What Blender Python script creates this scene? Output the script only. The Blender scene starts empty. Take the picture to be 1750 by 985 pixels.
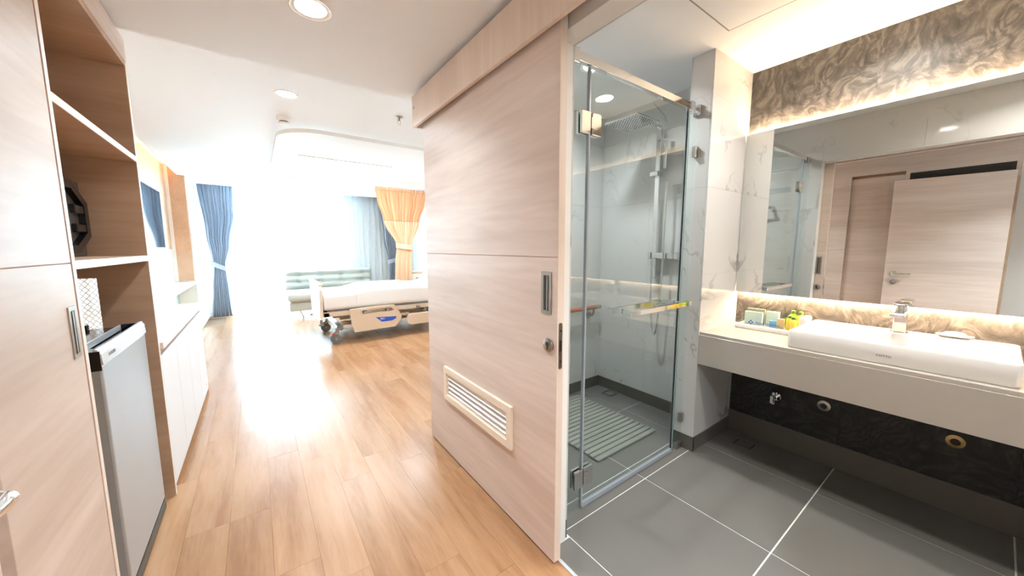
import bpy, bmesh, math, random
from mathutils import Vector, Matrix
random.seed(7)
S = bpy.context.scene
C = S.collection
PI = math.pi

# ------------------------------------------------------------------ camera
def cam_axes(yaw, pitch, roll):
    cy, sy, cp, sp, cr, sr = math.cos(yaw), math.sin(yaw), math.cos(pitch), math.sin(pitch), math.cos(roll), math.sin(roll)
    f = Vector((sy*cp, cy*cp, sp)); r0 = Vector((cy, -sy, 0)); u0 = r0.cross(f)
    return cr*r0+sr*u0, -sr*r0+cr*u0, f
cd = bpy.data.cameras.new('camera'); cam = bpy.data.objects.new('camera', cd); C.objects.link(cam)
r_, u_, f_ = cam_axes(math.radians(35.94), math.radians(-6.568), math.radians(-.133))
m = Matrix((r_, u_, -f_)).transposed().to_4x4(); m.translation = Vector((0, 0, 1.25)); cam.matrix_world = m
cd.sensor_width = 36; cd.sensor_fit = 'HORIZONTAL'; cd.lens = 36*601.3/1750; cd.clip_start = .02
S.camera = cam

# ------------------------------------------------------------------ light and exposure
S.view_settings.view_transform = 'Standard'; S.view_settings.look = 'None'
S.view_settings.gamma = 1; S.view_settings.use_curve_mapping = False
S.view_settings.exposure = 1.2
SKY = 31.0            # overcast daylight outside the window
LAMP = 1.0            # scale of all downlights
LED_MIRROR = 108.0
LED_COVE = 6.0
PANEL_LIGHT = 9.0
w = bpy.data.worlds.new('sky'); S.world = w; w.use_nodes = True
bg = w.node_tree.nodes['Background']; bg.inputs[0].default_value = (.62, .83, 1, 1); bg.inputs[1].default_value = SKY
pl = bpy.data.lights.new('window_portal', 'AREA'); pl.shape = 'RECTANGLE'; pl.size = 1.8; pl.size_y = 2.3
po = bpy.data.objects.new('window_portal', pl); C.objects.link(po); po.location = (.53, 8.50, 1.18); po.rotation_euler = (-PI/2, 0, 0)
pl.cycles.is_portal = True
cy = S.cycles
cy.max_bounces = 14; cy.diffuse_bounces = 6; cy.glossy_bounces = 6; cy.transmission_bounces = 8; cy.transparent_max_bounces = 24
cy.sample_clamp_indirect = 8; cy.caustics_reflective = False; cy.caustics_refractive = False

# ------------------------------------------------------------------ helpers
def lin(c):
    return tuple((v/255/12.92 if v/255 <= .04045 else ((v/255+.055)/1.055)**2.4) for v in c)
class MB:
    """collects shapes in world coordinates into one mesh"""
    def __init__(s): s.b = bmesh.new()
    def box(s, x0, x1, y0, y1, z0, z1, bev=0, seg=1):
        t = bmesh.new()
        bmesh.ops.create_cube(t, size=1, matrix=Matrix.Translation(((x0+x1)/2, (y0+y1)/2, (z0+z1)/2)) @ Matrix.Diagonal((abs(x1-x0), abs(y1-y0), abs(z1-z0), 1)))
        if bev:
            bmesh.ops.bevel(t, geom=t.edges[:], offset=bev, segments=seg, profile=.5, affect='EDGES')
        return s.add(t)
    def add(s, t, M=None):
        if M is not None: bmesh.ops.transform(t, matrix=M, verts=t.verts[:])
        me = bpy.data.meshes.new('t'); t.to_mesh(me); t.free(); s.b.from_mesh(me); bpy.data.meshes.remove(me); return s
    def cyl(s, p0, p1, r, n=16, r2=None, bev=0):
        p0, p1 = Vector(p0), Vector(p1); d = p1-p0
        t = bmesh.new(); bmesh.ops.create_cone(t, cap_ends=True, segments=n, radius1=r, radius2=r if r2 is None else r2, depth=d.length)
        if bev:
            bmesh.ops.bevel(t, geom=[e for e in t.edges if len(e.link_faces) == 2 and any(len(f.verts) > 4 for f in e.link_faces)], offset=bev, segments=2, profile=.5, affect='EDGES')
        M = Matrix.Translation((p0+p1)/2) @ d.to_track_quat('Z', 'Y').to_matrix().to_4x4()
        return s.add(t, M)
    def tube(s, pts, r, n=10):
        pts = [Vector(p) for p in pts]; rings = []; b = s.b
        up = None
        for i, p in enumerate(pts):
            d = (pts[min(i+1, len(pts)-1)]-pts[max(i-1, 0)]).normalized()
            if up is None:
                up = Vector((0, 0, 1)) if abs(d.z) < .9 else Vector((1, 0, 0))
            a = d.cross(up).normalized(); up = a.cross(d).normalized()
            rings.append([b.verts.new(p+r*(math.cos(2*PI*k/n)*a+math.sin(2*PI*k/n)*up)) for k in range(n)])
        for A, B in zip(rings, rings[1:]):
            for k in range(n): b.faces.new((A[k], A[(k+1) % n], B[(k+1) % n], B[k]))
        b.faces.new(rings[0][::-1]); b.faces.new(rings[-1]); return s
    def loops(s, rings, cap0=True, cap1=True, closed=False):
        b = s.b; R = [[b.verts.new(p) for p in r] for r in rings]; n = len(R[0])
        prs = list(zip(R, R[1:])) + ([(R[-1], R[0])] if closed else [])
        for A, B in prs:
            for k in range(n): b.faces.new((A[k], A[(k+1) % n], B[(k+1) % n], B[k]))
        if not closed and cap0: b.faces.new(R[0][::-1])
        if not closed and cap1: b.faces.new(R[-1])
        return s
    def lathe(s, prof, cx, cy, n=20):
        return s.loops([[(cx+r*math.cos(2*PI*k/n), cy+r*math.sin(2*PI*k/n), z) for k in range(n)] for r, z in prof])
    def prism(s, poly, axis, a, b_, bev=0):
        """poly of (u,v) pairs extruded along axis from a to b_"""
        def P(u, v, t): return {'x': (t, u, v), 'y': (u, t, v), 'z': (u, v, t)}[axis]
        t = bmesh.new(); A = [t.verts.new(P(u, v, a)) for u, v in poly]; B = [t.verts.new(P(u, v, b_)) for u, v in poly]; n = len(poly)
        t.faces.new(A[::-1]); t.faces.new(B)
        for k in range(n): t.faces.new((A[k], A[(k+1) % n], B[(k+1) % n], B[k]))
        if bev: bmesh.ops.bevel(t, geom=t.edges[:], offset=bev, segments=2, profile=.5, affect='EDGES')
        return s.add(t)
    def ring(s, outer, inner, axis, a, b_):
        """flat ring between two equal-length loops, extruded"""
        def P(u, v, t): return {'x': (t, u, v), 'y': (u, t, v), 'z': (u, v, t)}[axis]
        return s.loops([[P(u, v, a) for u, v in outer], [P(u, v, b_) for u, v in outer], [P(u, v, b_) for u, v in inner], [P(u, v, a) for u, v in inner]], closed=True)
    def frame(s, axis, u0, u1, v0, v1, wd, a, b_):
        return s.ring([(u0, v0), (u1, v0), (u1, v1), (u0, v1)], [(u0+wd, v0+wd), (u1-wd, v0+wd), (u1-wd, v1-wd), (u0+wd, v1-wd)], axis, a, b_)
    def build(s, name, mat, parent=None, base=None, smooth=False, kind=None):
        bmesh.ops.recalc_face_normals(s.b, faces=s.b.faces[:])
        org = Vector(base) if base is not None else (parent['_b'] if False else Vector(BASE.get(parent.name, (0, 0, 0))) if parent else Vector((0, 0, 0)))
        bmesh.ops.translate(s.b, verts=s.b.verts[:], vec=-org)
        me = bpy.data.meshes.new(name); s.b.to_mesh(me); s.b.free()
        if smooth:
            me.shade_smooth(); me.set_sharp_from_angle(angle=math.radians(38))
        o = bpy.data.objects.new(name, me); C.objects.link(o)
        if mat: me.materials.append(mat)
        if parent:
            o.parent = parent; BASE[o.name] = org
        else:
            o.location = org; BASE[o.name] = org
        if kind: o['kind'] = kind
        return o
BASE = {}
def thing(name, label, cat, base=(0, 0, 0), group=None):
    o = bpy.data.objects.new(name, None); C.objects.link(o); o.location = base; o.empty_display_size = .1
    BASE[o.name] = Vector(base); o['label'] = label; o['category'] = cat
    if group: o['group'] = group
    return o
def tag(o, label, cat, group=None):
    o['label'] = label; o['category'] = cat
    if group: o['group'] = group
    return o
def struct(o): o['kind'] = 'structure'; return o
def B(x0, x1, y0, y1, z0, z1, bev=0, seg=1): return MB().box(x0, x1, y0, y1, z0, z1, bev, seg)
def rrect(u0, u1, v0, v1, r, n=5):
    out = []
    for cu, cv, a0 in ((u1-r, v1-r, 0), (u0+r, v1-r, PI/2), (u0+r, v0+r, PI), (u1-r, v0+r, 1.5*PI)):
        for k in range(n+1):
            a = a0+k/n*PI/2; out.append((cu+r*math.cos(a), cv+r*math.sin(a)))
    return out
def text_mesh(txt, size, M, name, mat, parent, depth=.0004):
    cu = bpy.data.curves.new('t', 'FONT'); cu.body = txt; cu.size = size; cu.extrude = depth; cu.align_x = 'CENTER'; cu.align_y = 'CENTER'; cu.resolution_u = 3
    o = bpy.data.objects.new('t', cu); C.objects.link(o)
    dg = bpy.context.evaluated_depsgraph_get(); me = bpy.data.meshes.new_from_object(o.evaluated_get(dg)); me.name = name
    bpy.data.objects.remove(o); me.transform(M)
    if parent: me.transform(Matrix.Translation(-Vector(BASE[parent.name])))
    me.materials.clear(); me.materials.append(mat)
    q = bpy.data.objects.new(name, me); C.objects.link(q); q.parent = parent; BASE[q.name] = BASE[parent.name]
    return q
def basis(o, x, y):  # matrix that puts text's x along x, its y along y
    x, y = Vector(x).normalized(), Vector(y).normalized(); M = Matrix((x, y, x.cross(y))).transposed().to_4x4(); M.translation = Vector(o); return M
def ss(t): t = max(0, min(1, t)); return t*t*(3-2*t)
def piece(tab, z):
    for (z0, v0), (z1, v1) in zip(tab, tab[1:]):
        if z0 <= z <= z1 or z0 >= z >= z1:
            return v0+(v1-v0)*ss((z-z0)/(z1-z0))
    return tab[0][1] if abs(z-tab[0][0]) < abs(z-tab[-1][0]) else tab[-1][1]

# ------------------------------------------------------------------ materials
def mat(name):
    m = bpy.data.materials.new(name); m.use_nodes = True; return m, m.node_tree.nodes, m.node_tree.links, m.node_tree.nodes['Principled BSDF']
def plain(name, rgb, rough=.5, metal=0, spec=.5, noise=0, nscale=8, bump=0, coat=0):
    m, N, L, P = mat(name); P.inputs['Base Color'].default_value = (*lin(rgb), 1)
    P.inputs['Roughness'].default_value = rough; P.inputs['Metallic'].default_value = metal; P.inputs['Specular IOR Level'].default_value = spec
    P.inputs['Coat Weight'].default_value = coat; P.inputs['Coat Roughness'].default_value = .05
    if noise or bump:
        t = N.new('ShaderNodeTexCoord'); n = N.new('ShaderNodeTexNoise'); n.inputs['Scale'].default_value = nscale; n.inputs['Detail'].default_value = 5
        L.new(t.outputs['Object'], n.inputs['Vector'])
        if noise:
            x = N.new('ShaderNodeMixRGB'); x.inputs[1].default_value = (*lin([v*(1-noise) for v in rgb]), 1); x.inputs[2].default_value = (*lin([min(255, v*(1+noise*.6)) for v in rgb]), 1)
            L.new(n.outputs['Fac'], x.inputs[0]); L.new(x.outputs[0], P.inputs['Base Color'])
        if bump:
            b = N.new('ShaderNodeBump'); b.inputs['Strength'].default_value = bump; b.inputs['Distance'].default_value = .004
            L.new(n.outputs['Fac'], b.inputs['Height']); L.new(b.outputs[0], P.inputs['Normal'])
    return m
def emis(name, rgb, st):
    m, N, L, P = mat(name); P.inputs['Base Color'].default_value = (.8, .8, .8, 1); P.inputs['Emission Color'].default_value = (*lin(rgb), 1); P.inputs['Emission Strength'].default_value = st; return m
def wood(name, c1, c2, axis='y', rough=.35, stretch=14, scale=5, rand=False, spec=.5, bump=.02, c3=None):
    m, N, L, P = mat(name)
    t = N.new('ShaderNodeTexCoord'); mp = N.new('ShaderNodeMapping')
    sc = {'x': (1/stretch, 1, 1), 'y': (1, 1/stretch, 1), 'z': (1, 1, 1/stretch)}[axis]
    mp.inputs['Scale'].default_value = sc; L.new(t.outputs['Object'], mp.inputs['Vector'])
    src = mp.outputs[0]
    oi = N.new('ShaderNodeObjectInfo')
    if rand:
        ml = N.new('ShaderNodeVectorMath'); ml.operation = 'SCALE'; ml.inputs[0].default_value = (31, 17, 23); L.new(oi.outputs['Random'], ml.inputs['Scale'])
        ad = N.new('ShaderNodeVectorMath'); L.new(src, ad.inputs[0]); L.new(ml.outputs[0], ad.inputs[1]); src = ad.outputs[0]
    n1 = N.new('ShaderNodeTexNoise'); n1.inputs['Scale'].default_value = scale; n1.inputs['Detail'].default_value = 3; n1.inputs['Distortion'].default_value = .6
    n2 = N.new('ShaderNodeTexNoise'); n2.inputs['Scale'].default_value = scale*9; n2.inputs['Detail'].default_value = 4; n2.inputs['Distortion'].default_value = .3
    L.new(src, n1.inputs['Vector']); L.new(src, n2.inputs['Vector'])
    a = N.new('ShaderNodeMath'); a.operation = 'MULTIPLY_ADD'; a.inputs[1].default_value = .38; L.new(n2.outputs['Fac'], a.inputs[0]); L.new(n1.outputs['Fac'], a.inputs[2])
    r = N.new('ShaderNodeValToRGB'); r.color_ramp.elements[0].position = .50; r.color_ramp.elements[1].position = .88
    r.color_ramp.elements[0].color = (*lin(c2), 1); r.color_ramp.elements[1].color = (*lin(c1), 1)
    if c3: e = r.color_ramp.elements.new(.69); e.color = (*lin(c3), 1)
    L.new(a.outputs[0], r.inputs[0]); col = r.outputs[0]
    if rand:
        hv = N.new('ShaderNodeHueSaturation'); mr = N.new('ShaderNodeMapRange'); mr.inputs['To Min'].default_value = .93; mr.inputs['To Max'].default_value = 1.06
        L.new(oi.outputs['Random'], mr.inputs[0]); L.new(mr.outputs[0], hv.inputs['Value']); L.new(col, hv.inputs['Color']); col = hv.outputs[0]
    L.new(col, P.inputs['Base Color']); P.inputs['Roughness'].default_value = rough; P.inputs['Specular IOR Level'].default_value = spec
    if bump:
        b = N.new('ShaderNodeBump'); b.inputs['Strength'].default_value = bump; b.inputs['Distance'].default_value = .004; L.new(n2.outputs['Fac'], b.inputs['Height']); L.new(b.outputs[0], P.inputs['Normal'])
    return m
def marble_white():
    m, N, L, P = mat('white_marble_tile')
    t = N.new('ShaderNodeTexCoord'); oi = N.new('ShaderNodeObjectInfo')
    ml = N.new('ShaderNodeVectorMath'); ml.operation = 'SCALE'; ml.inputs[0].default_value = (9, 13, 7); L.new(oi.outputs['Random'], ml.inputs['Scale'])
    ad = N.new('ShaderNodeVectorMath'); L.new(t.outputs['Object'], ad.inputs[0]); L.new(ml.outputs[0], ad.inputs[1])
    mp = N.new('ShaderNodeMapping'); mp.inputs['Rotation'].default_value = (.6, .5, .7); L.new(ad.outputs[0], mp.inputs['Vector'])
    n = N.new('ShaderNodeTexNoise'); n.inputs['Scale'].default_value = 1.3; n.inputs['Detail'].default_value = 5; n.inputs['Roughness'].default_value = .55; n.inputs['Distortion'].default_value = .5
    L.new(mp.outputs[0], n.inputs['Vector'])
    s1 = N.new('ShaderNodeMath'); s1.operation = 'SUBTRACT'; s1.inputs[1].default_value = .5; L.new(n.outputs['Fac'], s1.inputs[0])
    ab = N.new('ShaderNodeMath'); ab.operation = 'ABSOLUTE'; L.new(s1.outputs[0], ab.inputs[0])
    r = N.new('ShaderNodeValToRGB'); r.color_ramp.elements[0].position = 0; r.color_ramp.elements[0].color = (1, 1, 1, 1); r.color_ramp.elements[1].position = .010; r.color_ramp.elements[1].color = (0, 0, 0, 1)
    L.new(ab.outputs[0], r.inputs[0])
    n2 = N.new('ShaderNodeTexNoise'); n2.inputs['Scale'].default_value = 2.2; L.new(ad.outputs[0], n2.inputs['Vector'])
    r2 = N.new('ShaderNodeValToRGB'); r2.color_ramp.elements[0].position = .5; r2.color_ramp.elements[1].position = .74; L.new(n2.outputs['Fac'], r2.inputs[0])
    mu = N.new('ShaderNodeMath'); mu.operation = 'MULTIPLY'; L.new(r.outputs[0], mu.inputs[0]); L.new(r2.outputs[0], mu.inputs[1])
    x = N.new('ShaderNodeMixRGB'); x.inputs[1].default_value = (*lin((206, 206, 205)), 1); x.inputs[2].default_value = (*lin((150, 146, 140)), 1); L.new(mu.outputs[0], x.inputs[0])
    L.new(x.outputs[0], P.inputs['Base Color']); P.inputs['Roughness'].default_value = .07; return m
def marble_grey(name, k):
    m, N, L, P = mat(name)
    t = N.new('ShaderNodeTexCoord')
    w1 = N.new('ShaderNodeTexNoise'); w1.inputs['Scale'].default_value = 1.7; w1.inputs['Detail'].default_value = 3; L.new(t.outputs['Object'], w1.inputs['Vector'])
    mx = N.new('ShaderNodeVectorMath'); mx.operation = 'MULTIPLY_ADD'; mx.inputs[1].default_value = (1.3, 1.3, 1.3); L.new(w1.outputs['Color'], mx.inputs[0]); L.new(t.outputs['Object'], mx.inputs[2])
    n = N.new('ShaderNodeTexNoise'); n.inputs['Scale'].default_value = 5.5; n.inputs['Detail'].default_value = 12; n.inputs['Roughness'].default_value = .72; n.inputs['Distortion'].default_value = 2.2; L.new(mx.outputs[0], n.inputs['Vector'])
    wv = N.new('ShaderNodeTexWave'); wv.inputs['Scale'].default_value = 5.0; wv.inputs['Distortion'].default_value = 9; wv.inputs['Detail'].default_value = 6; wv.inputs['Detail Scale'].default_value = 2.2; L.new(mx.outputs[0], wv.inputs['Vector'])
    a = N.new('ShaderNodeMath'); a.operation = 'MULTIPLY_ADD'; a.inputs[1].default_value = .20; L.new(wv.outputs['Fac'], a.inputs[0]); L.new(n.outputs['Fac'], a.inputs[2])
    g = N.new('ShaderNodeTexNoise'); g.inputs['Scale'].default_value = 46; g.inputs['Detail'].default_value = 10; g.inputs['Roughness'].default_value = .75; g.inputs['Distortion'].default_value = 1.5; L.new(mx.outputs[0], g.inputs['Vector'])
    a0 = a; a = N.new('ShaderNodeMath'); a.operation = 'MULTIPLY_ADD'; a.inputs[1].default_value = .42; L.new(g.outputs['Fac'], a.inputs[0])
    sb = N.new('ShaderNodeMath'); sb.operation = 'ADD'; sb.inputs[1].default_value = -.21; L.new(a0.outputs[0], sb.inputs[0]); L.new(sb.outputs[0], a.inputs[2])
    r = N.new('ShaderNodeValToRGB'); E = r.color_ramp.elements; E[0].position = .38; E[0].color = (*(v*k for v in lin((74, 72, 70))), 1); E[1].position = 1.0; E[1].color = (*(v*k for v in lin((158, 154, 148))), 1)
    e = E.new(.52); e.color = (*(v*k for v in lin((98, 96, 92))), 1); e = E.new(.66); e.color = (*(v*k for v in lin((118, 114, 109))), 1); e = E.new(.72); e.color = (*(v*k for v in lin((136, 132, 126))), 1)
    L.new(a.outputs[0], r.inputs[0]); L.new(r.outputs[0], P.inputs['Base Color']); P.inputs['Roughness'].default_value = .45; P.inputs['Specular IOR Level'].default_value = .35; return m
def glass(name, tint=(.93, .97, .96), rough=0):
    m, N, L, P = mat(name); N.remove(P); out = N['Material Output']
    tr = N.new('ShaderNodeBsdfTransparent'); tr.inputs[0].default_value = (*tint, 1); g = N.new('ShaderNodeBsdfGlossy'); g.inputs['Roughness'].default_value = rough
    f = N.new('ShaderNodeFresnel'); ge = N.new('ShaderNodeNewGeometry'); io = N.new('ShaderNodeMapRange'); io.inputs['To Min'].default_value = 1.5; io.inputs['To Max'].default_value = 1/1.5; L.new(ge.outputs['Backfacing'], io.inputs[0]); L.new(io.outputs[0], f.inputs[0]); x = N.new('ShaderNodeMixShader'); L.new(f.outputs[0], x.inputs[0]); L.new(tr.outputs[0], x.inputs[1]); L.new(g.outputs[0], x.inputs[2]); L.new(x.outputs[0], out.inputs[0]); return m
def cloth(name, rgb, transl=.4, transp=0):
    m, N, L, P = mat(name); out = N['Material Output']; P.inputs['Base Color'].default_value = (*lin(rgb), 1); P.inputs['Roughness'].default_value = .9; P.inputs['Specular IOR Level'].default_value = .1
    t = N.new('ShaderNodeBsdfTranslucent'); t.inputs[0].default_value = (*lin(rgb), 1); x = N.new('ShaderNodeMixShader'); x.inputs[0].default_value = transl
    L.new(P.outputs[0], x.inputs[1]); L.new(t.outputs[0], x.inputs[2]); last = x
    if transp:
        q = N.new('ShaderNodeBsdfTransparent'); y = N.new('ShaderNodeMixShader'); y.inputs[0].default_value = transp; L.new(x.outputs[0], y.inputs[1]); L.new(q.outputs[0], y.inputs[2]); last = y
    L.new(last.outputs[0], out.inputs[0]); return m

LW1, LW2 = (233, 217, 207), (208, 189, 176)
M = dict(
    wardrobe=wood('wardrobe_laminate', (220, 204, 192), (196, 177, 163), 'y', .45, 12, 5),
    white=plain('white_paint', (240, 239, 236), .6), ceil=plain('ceiling_paint', (236, 239, 241), .7), grey=plain('grey_trim', (150, 147, 142), .5),
    door=wood('light_oak_laminate', LW1, LW2, 'y', .42, 12, 5), doorx=wood('light_oak_across', LW1, LW2, 'x', .35, 12, 5), doorz=wood('light_oak_upright', (236, 219, 205), (220, 198, 181), 'z', .35, 12, 5),
    cabin=wood('mid_oak_laminate', (200, 168, 140), (180, 146, 118), 'x', .45, 12, 6), ivory=plain('ivory_front', (216, 217, 219), .45), edge=plain('pale_edge_band', (236, 226, 214), .4),
    orange=plain('orange_edge_band', (186, 132, 92), .5), warm=wood('warm_oak_panel', (214, 178, 148), (196, 158, 128), 'y', .4, 10, 4),
    plank=wood('vinyl_oak_plank', (180, 138, 102), (154, 111, 77), 'y', .27, 9, 9, True, .35, .06, (170, 128, 92)), sub=plain('subfloor', (120, 90, 65), .8),
    tile=plain('dark_grey_floor_tile', (117, 115, 112), .32, noise=.05, nscale=3), grout=plain('white_grout', (244, 243, 238), .8), skirt=plain('grey_skirting_tile', (96, 92, 86), .3),
    marble=marble_white(), slab=marble_grey('grey_marble_slab', .58), slabshade=marble_grey('shaded_grey_marble_slab', .16), glass=glass('clear_glass'), seal=plain('grey_plastic_seal', (160, 166, 176), .3), gedge=plain('green_glass_edge', (70, 130, 112), .1),
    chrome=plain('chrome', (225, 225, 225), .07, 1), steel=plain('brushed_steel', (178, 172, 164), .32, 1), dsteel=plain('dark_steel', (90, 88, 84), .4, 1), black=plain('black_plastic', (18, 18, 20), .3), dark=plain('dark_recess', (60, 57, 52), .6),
    ceram=plain('white_ceramic', (228, 227, 225), .08), quartz=plain('cream_quartz', (182, 176, 168), .22, noise=.015, nscale=20), mirror=plain('mirror_silver', (226, 228, 226), 0, 1),
    fridge=plain('silver_fridge_door', (176, 182, 187), .35, .35), fridges=plain('grey_fridge_side', (96, 92, 88), .5), silver=plain('silver_strip', (214, 220, 226), .25, .3), dblack=plain('black_gloss', (14, 15, 20), .12),
    blue=cloth('blue_grey_curtain', (194, 199, 210), .4), tie=cloth('pale_blue_band', (190, 198, 214), .2), sheer=cloth('white_sheer', (248, 249, 250), .5, .22), orangec=cloth('orange_curtain', (250, 224, 198), .5), orangem=cloth('orange_mesh', (246, 208, 172), .5, .1),
    sofa=plain('pale_sage_leather', (190, 193, 186), .45, noise=.02, nscale=30), cream=plain('cream_plastic', (228, 208, 184), .35), creamw=plain('ivory_plastic', (240, 232, 218), .35), sheet=plain('white_linen', (246, 245, 243), .85), bluep=plain('blue_label', (40, 98, 214), .3), rubber=plain('grey_rubber', (124, 126, 127), .6), red=plain('red_pedal_mark', (214, 60, 40), .4),
    tv=plain('tv_screen', (12, 14, 18), .04), teal=plain('pale_teal_board', (196, 226, 222), .5), lamp=emis('lamp_diffuser', (255, 252, 246), 30), panel=emis('panel_diffuser', (255, 252, 248), PANEL_LIGHT),
    ledw=emis('warm_led', (255, 217, 177), LED_MIRROR), ledc=emis('warm_cove_led', (255, 200, 150), LED_COVE), railwood=wood('rail_wood', (190, 120, 80), (150, 88, 56), 'x', .4, 8, 20),
    ink=plain('blue_ink', (34, 62, 176), .5), greyink=plain('grey_ink', (150, 154, 160), .5), darkink=plain('dark_ink', (50, 50, 52), .5), card=plain('olive_card', (150, 152, 122), .6), pale=plain('pale_green_card', (206, 226, 218), .6), blueb=plain('pale_blue_box', (120, 184, 232), .5), cardb=plain('sand_card', (226, 196, 140), .6),
    green=plain('green_liquid', (176, 224, 40), .15), yellow=plain('yellow_liquid', (246, 214, 96), .15), cap=plain('green_cap', (70, 120, 30), .3), matg=plain('grey_mat', (150, 150, 144), .6), acryl=glass('acrylic', (.97, .99, .98)), grill=plain('cream_grille', (240, 226, 208), .4),
)

# ------------------------------------------------------------------ shell
def wall(name, boxes, mt):
    q = MB()
    for b in boxes: q.box(*b)
    return struct(q.build(name, mt))
XV, YS, XSR = 2.578, 2.06, 2.457           # vanity wall, shower back, shower right
floor = wall('floor', [(-1.15, 3.1, -1.9, 8.75, -.12, -.010)], M['sub'])
cache = {}
def piece_obj(name, dims, center, mt, parent, bev=0):
    key = (name, mt.name, tuple(round(d, 4) for d in dims), bev)
    if key not in cache:
        q = B(-dims[0]/2, dims[0]/2, -dims[1]/2, dims[1]/2, -dims[2]/2, dims[2]/2, bev)
        me = bpy.data.meshes.new(name); q.b.to_mesh(me); q.b.free(); me.materials.append(mt); cache[key] = me
    o = bpy.data.objects.new(name, cache[key]); C.objects.link(o); o.parent = parent; o.location = Vector(center)-BASE[parent.name]; BASE[o.name] = BASE[parent.name]
    return o
PW, PL = .155, .94
def planks(x0, x1, y0, y1, seed):
    i = 0; x = x0
    rnd = random.Random(seed)
    while x < x1-.005:
        xe = min(x+PW, x1); y = y0-rnd.choice((.12, .31, .47, .63, .8))
        while y < y1:
            a, b = max(y, y0), min(y+PL, y1)
            if b-a > .01: piece_obj('plank', (xe-x-.0007, b-a-.0007, .011), ((x+xe)/2, (a+b)/2, -.0055), M['plank'], floor)
            y += PL
        x = xe; i += 1
planks(-.49, .905, -1.0, 8.46, 3)
planks(.905, 3.0, 2.2, 8.46, 5)
planks(-1.03, -.49, 3.95, 7.26, 6)
# bathroom floor
bf = wall('bathroom_floor', [(.909, XV, -1.3, YS, -.0099, -.0025)], M['grout'])
XS, YJ = [.909, 1.02, 1.63, 2.232, 2.578], [-1.3, -.73, -.15, .44, 1.02, 1.13, 1.60, 2.06]
for i in range(len(XS)-1):
    for j in range(len(YJ)-1):
        a, b, c, d = XS[i], XS[i+1], YJ[j], YJ[j+1]
        if i == 0:
            if c > .98: continue
            d = min(d, .985)
        if b <= a: continue
        piece_obj('tile', (b-a-.006, d-c-.006, .009), ((a+b)/2, (c+d)/2, -.0045), M['tile'], bf)
struct(B(.897, .911, -1.0, .985, -.004, .003).build('trim_1', M['silver'])) # threshold strip
# corridor and room shell
wall('wall_left', [(-1.15, -1.03, -1.9, 8.75, 0, 2.7)], M['white'])
wall('wall_rear', [(-1.03, 2.7, -1.9, -1.8, 0, 2.7)], M['white'])
wall('wall_right', [(3.0, 3.1, 2.2, 8.75, 0, 2.7)], M['white'])
wp = wall('wall_partition', [(.91, .994, .985, 2.2, 0, 2.4), (.91, .994, -.2, .985, 1.985, 2.4), (.91, .994, -1.8, -.2, 0, 2.4)], M['white'])
wb = wall('wall_shower_back', [(.99, 3.1, YS, 2.2, 0, 2.7)], M['white'])
wv = wall('wall_vanity', [(XV+.012, 2.75, -1.8, 1.0, 0, 2.7)], M['white'])
wr = wall('wall_return', [(2.098, 2.75, 1.008, 1.12, 0, 2.7)], M['white'])
ws = wall('wall_shower_right', [(XSR+.008, 2.75, 1.12, YS, 0, 2.7)], M['white'])
wall('wall_bathroom_end', [(.99, XV+.012, -1.4, -1.3, 0, 2.4)], M['white'])
wall('ceiling_corridor', [(-1.03, 1.0, -1.8, 2.31, 2.19, 2.7)], M['ceil'])
bcl = wall('ceiling_bathroom', [(1.0, 2.75, -1.4, 2.2, 2.32, 2.7)], M['ceil'])
wall('ceiling_room', [(-.82, 3.0, 2.31, 8.02, 2.33, 2.7), (-1.03, -.82, 2.31, 8.02, 2.45, 2.7), (-.77, 3.0, 8.02, 8.46, 2.46, 2.7)], M['ceil'])
ww = wall('wall_wing', [(-1.03, -.77, 7.27, 8.46, 0, 2.7)], M['white'])
WX0, WX1, WZ0, WZ1 = -.36, 1.42, .06, 2.3
wall('wall_window', [(-1.03, WX0, 8.46, 8.6, 0, 2.7), (WX1, 3.0, 8.46, 8.6, 0, 2.7), (WX0, WX1, 8.46, 8.6, 0, WZ0), (WX0, WX1, 8.46, 8.6, WZ1, 2.7)], M['white'])
q = MB().frame('y', WX0, WX1, WZ0, WZ1, .05, 8.49, 8.56).box(.50, .56, 8.49, 8.56, WZ0, WZ1)
wf = struct(q.build('window_1', M['white']))
for a, b in ((WX0+.05, .50), (.56, WX1-.05)): B(a, b, 8.522, 8.528, WZ0+.05, WZ1-.05).build('pane', M['glass'], wf)
# tile cladding
def clad(parent, axis, pos, th, u0, u1, z0, z1, us, zs, mt=None, name='tile', gap=.0008):
    us = [u0]+[u for u in us if u0 < u < u1]+[u1]; zs = [z0]+[z for z in zs if z0 < z < z1]+[z1]
    for a, b in zip(us, us[1:]):
        for c, d in zip(zs, zs[1:]):
            dm = (th, b-a-gap, d-c-gap) if axis == 'x' else (b-a-gap, th, d-c-gap)
            ce = (pos, (a+b)/2, (c+d)/2) if axis == 'x' else ((a+b)/2, pos, (c+d)/2)
            piece_obj(name, dm, ce, mt or M['marble'], parent)
ZC = [.09, .59, 1.09, 1.59, 2.09]
clad(wr, 'y', 1.004, .008, 2.09, XV, .09, 2.32, [], ZC)                 # return wall, face to the room
clad(wr, 'x', 2.094, .008, 1.0085, 1.1195, .09, 2.32, [], ZC)               # its narrow end
clad(wr, 'y', 1.124, .008, 2.09, XSR, .09, 2.32, [], ZC)                # its face in the shower
clad(ws, 'x', XSR+.004, .008, 1.128, YS, .09, 2.32, [1.6], ZC)
clad(wb, 'y', YS-.004, .008, 1.003, XSR, .09, 2.32, [1.5], ZC)
clad(wp, 'x', .998, .008, .985, YS-.008, .09, 2.32, [1.5], ZC)
clad(wp, 'x', .998, .008, -.2, .985, 1.985, 2.32, [.4], [])
clad(wp, 'x', .998, .008, -1.3, -.2, .0, 2.32, [], ZC)
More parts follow.
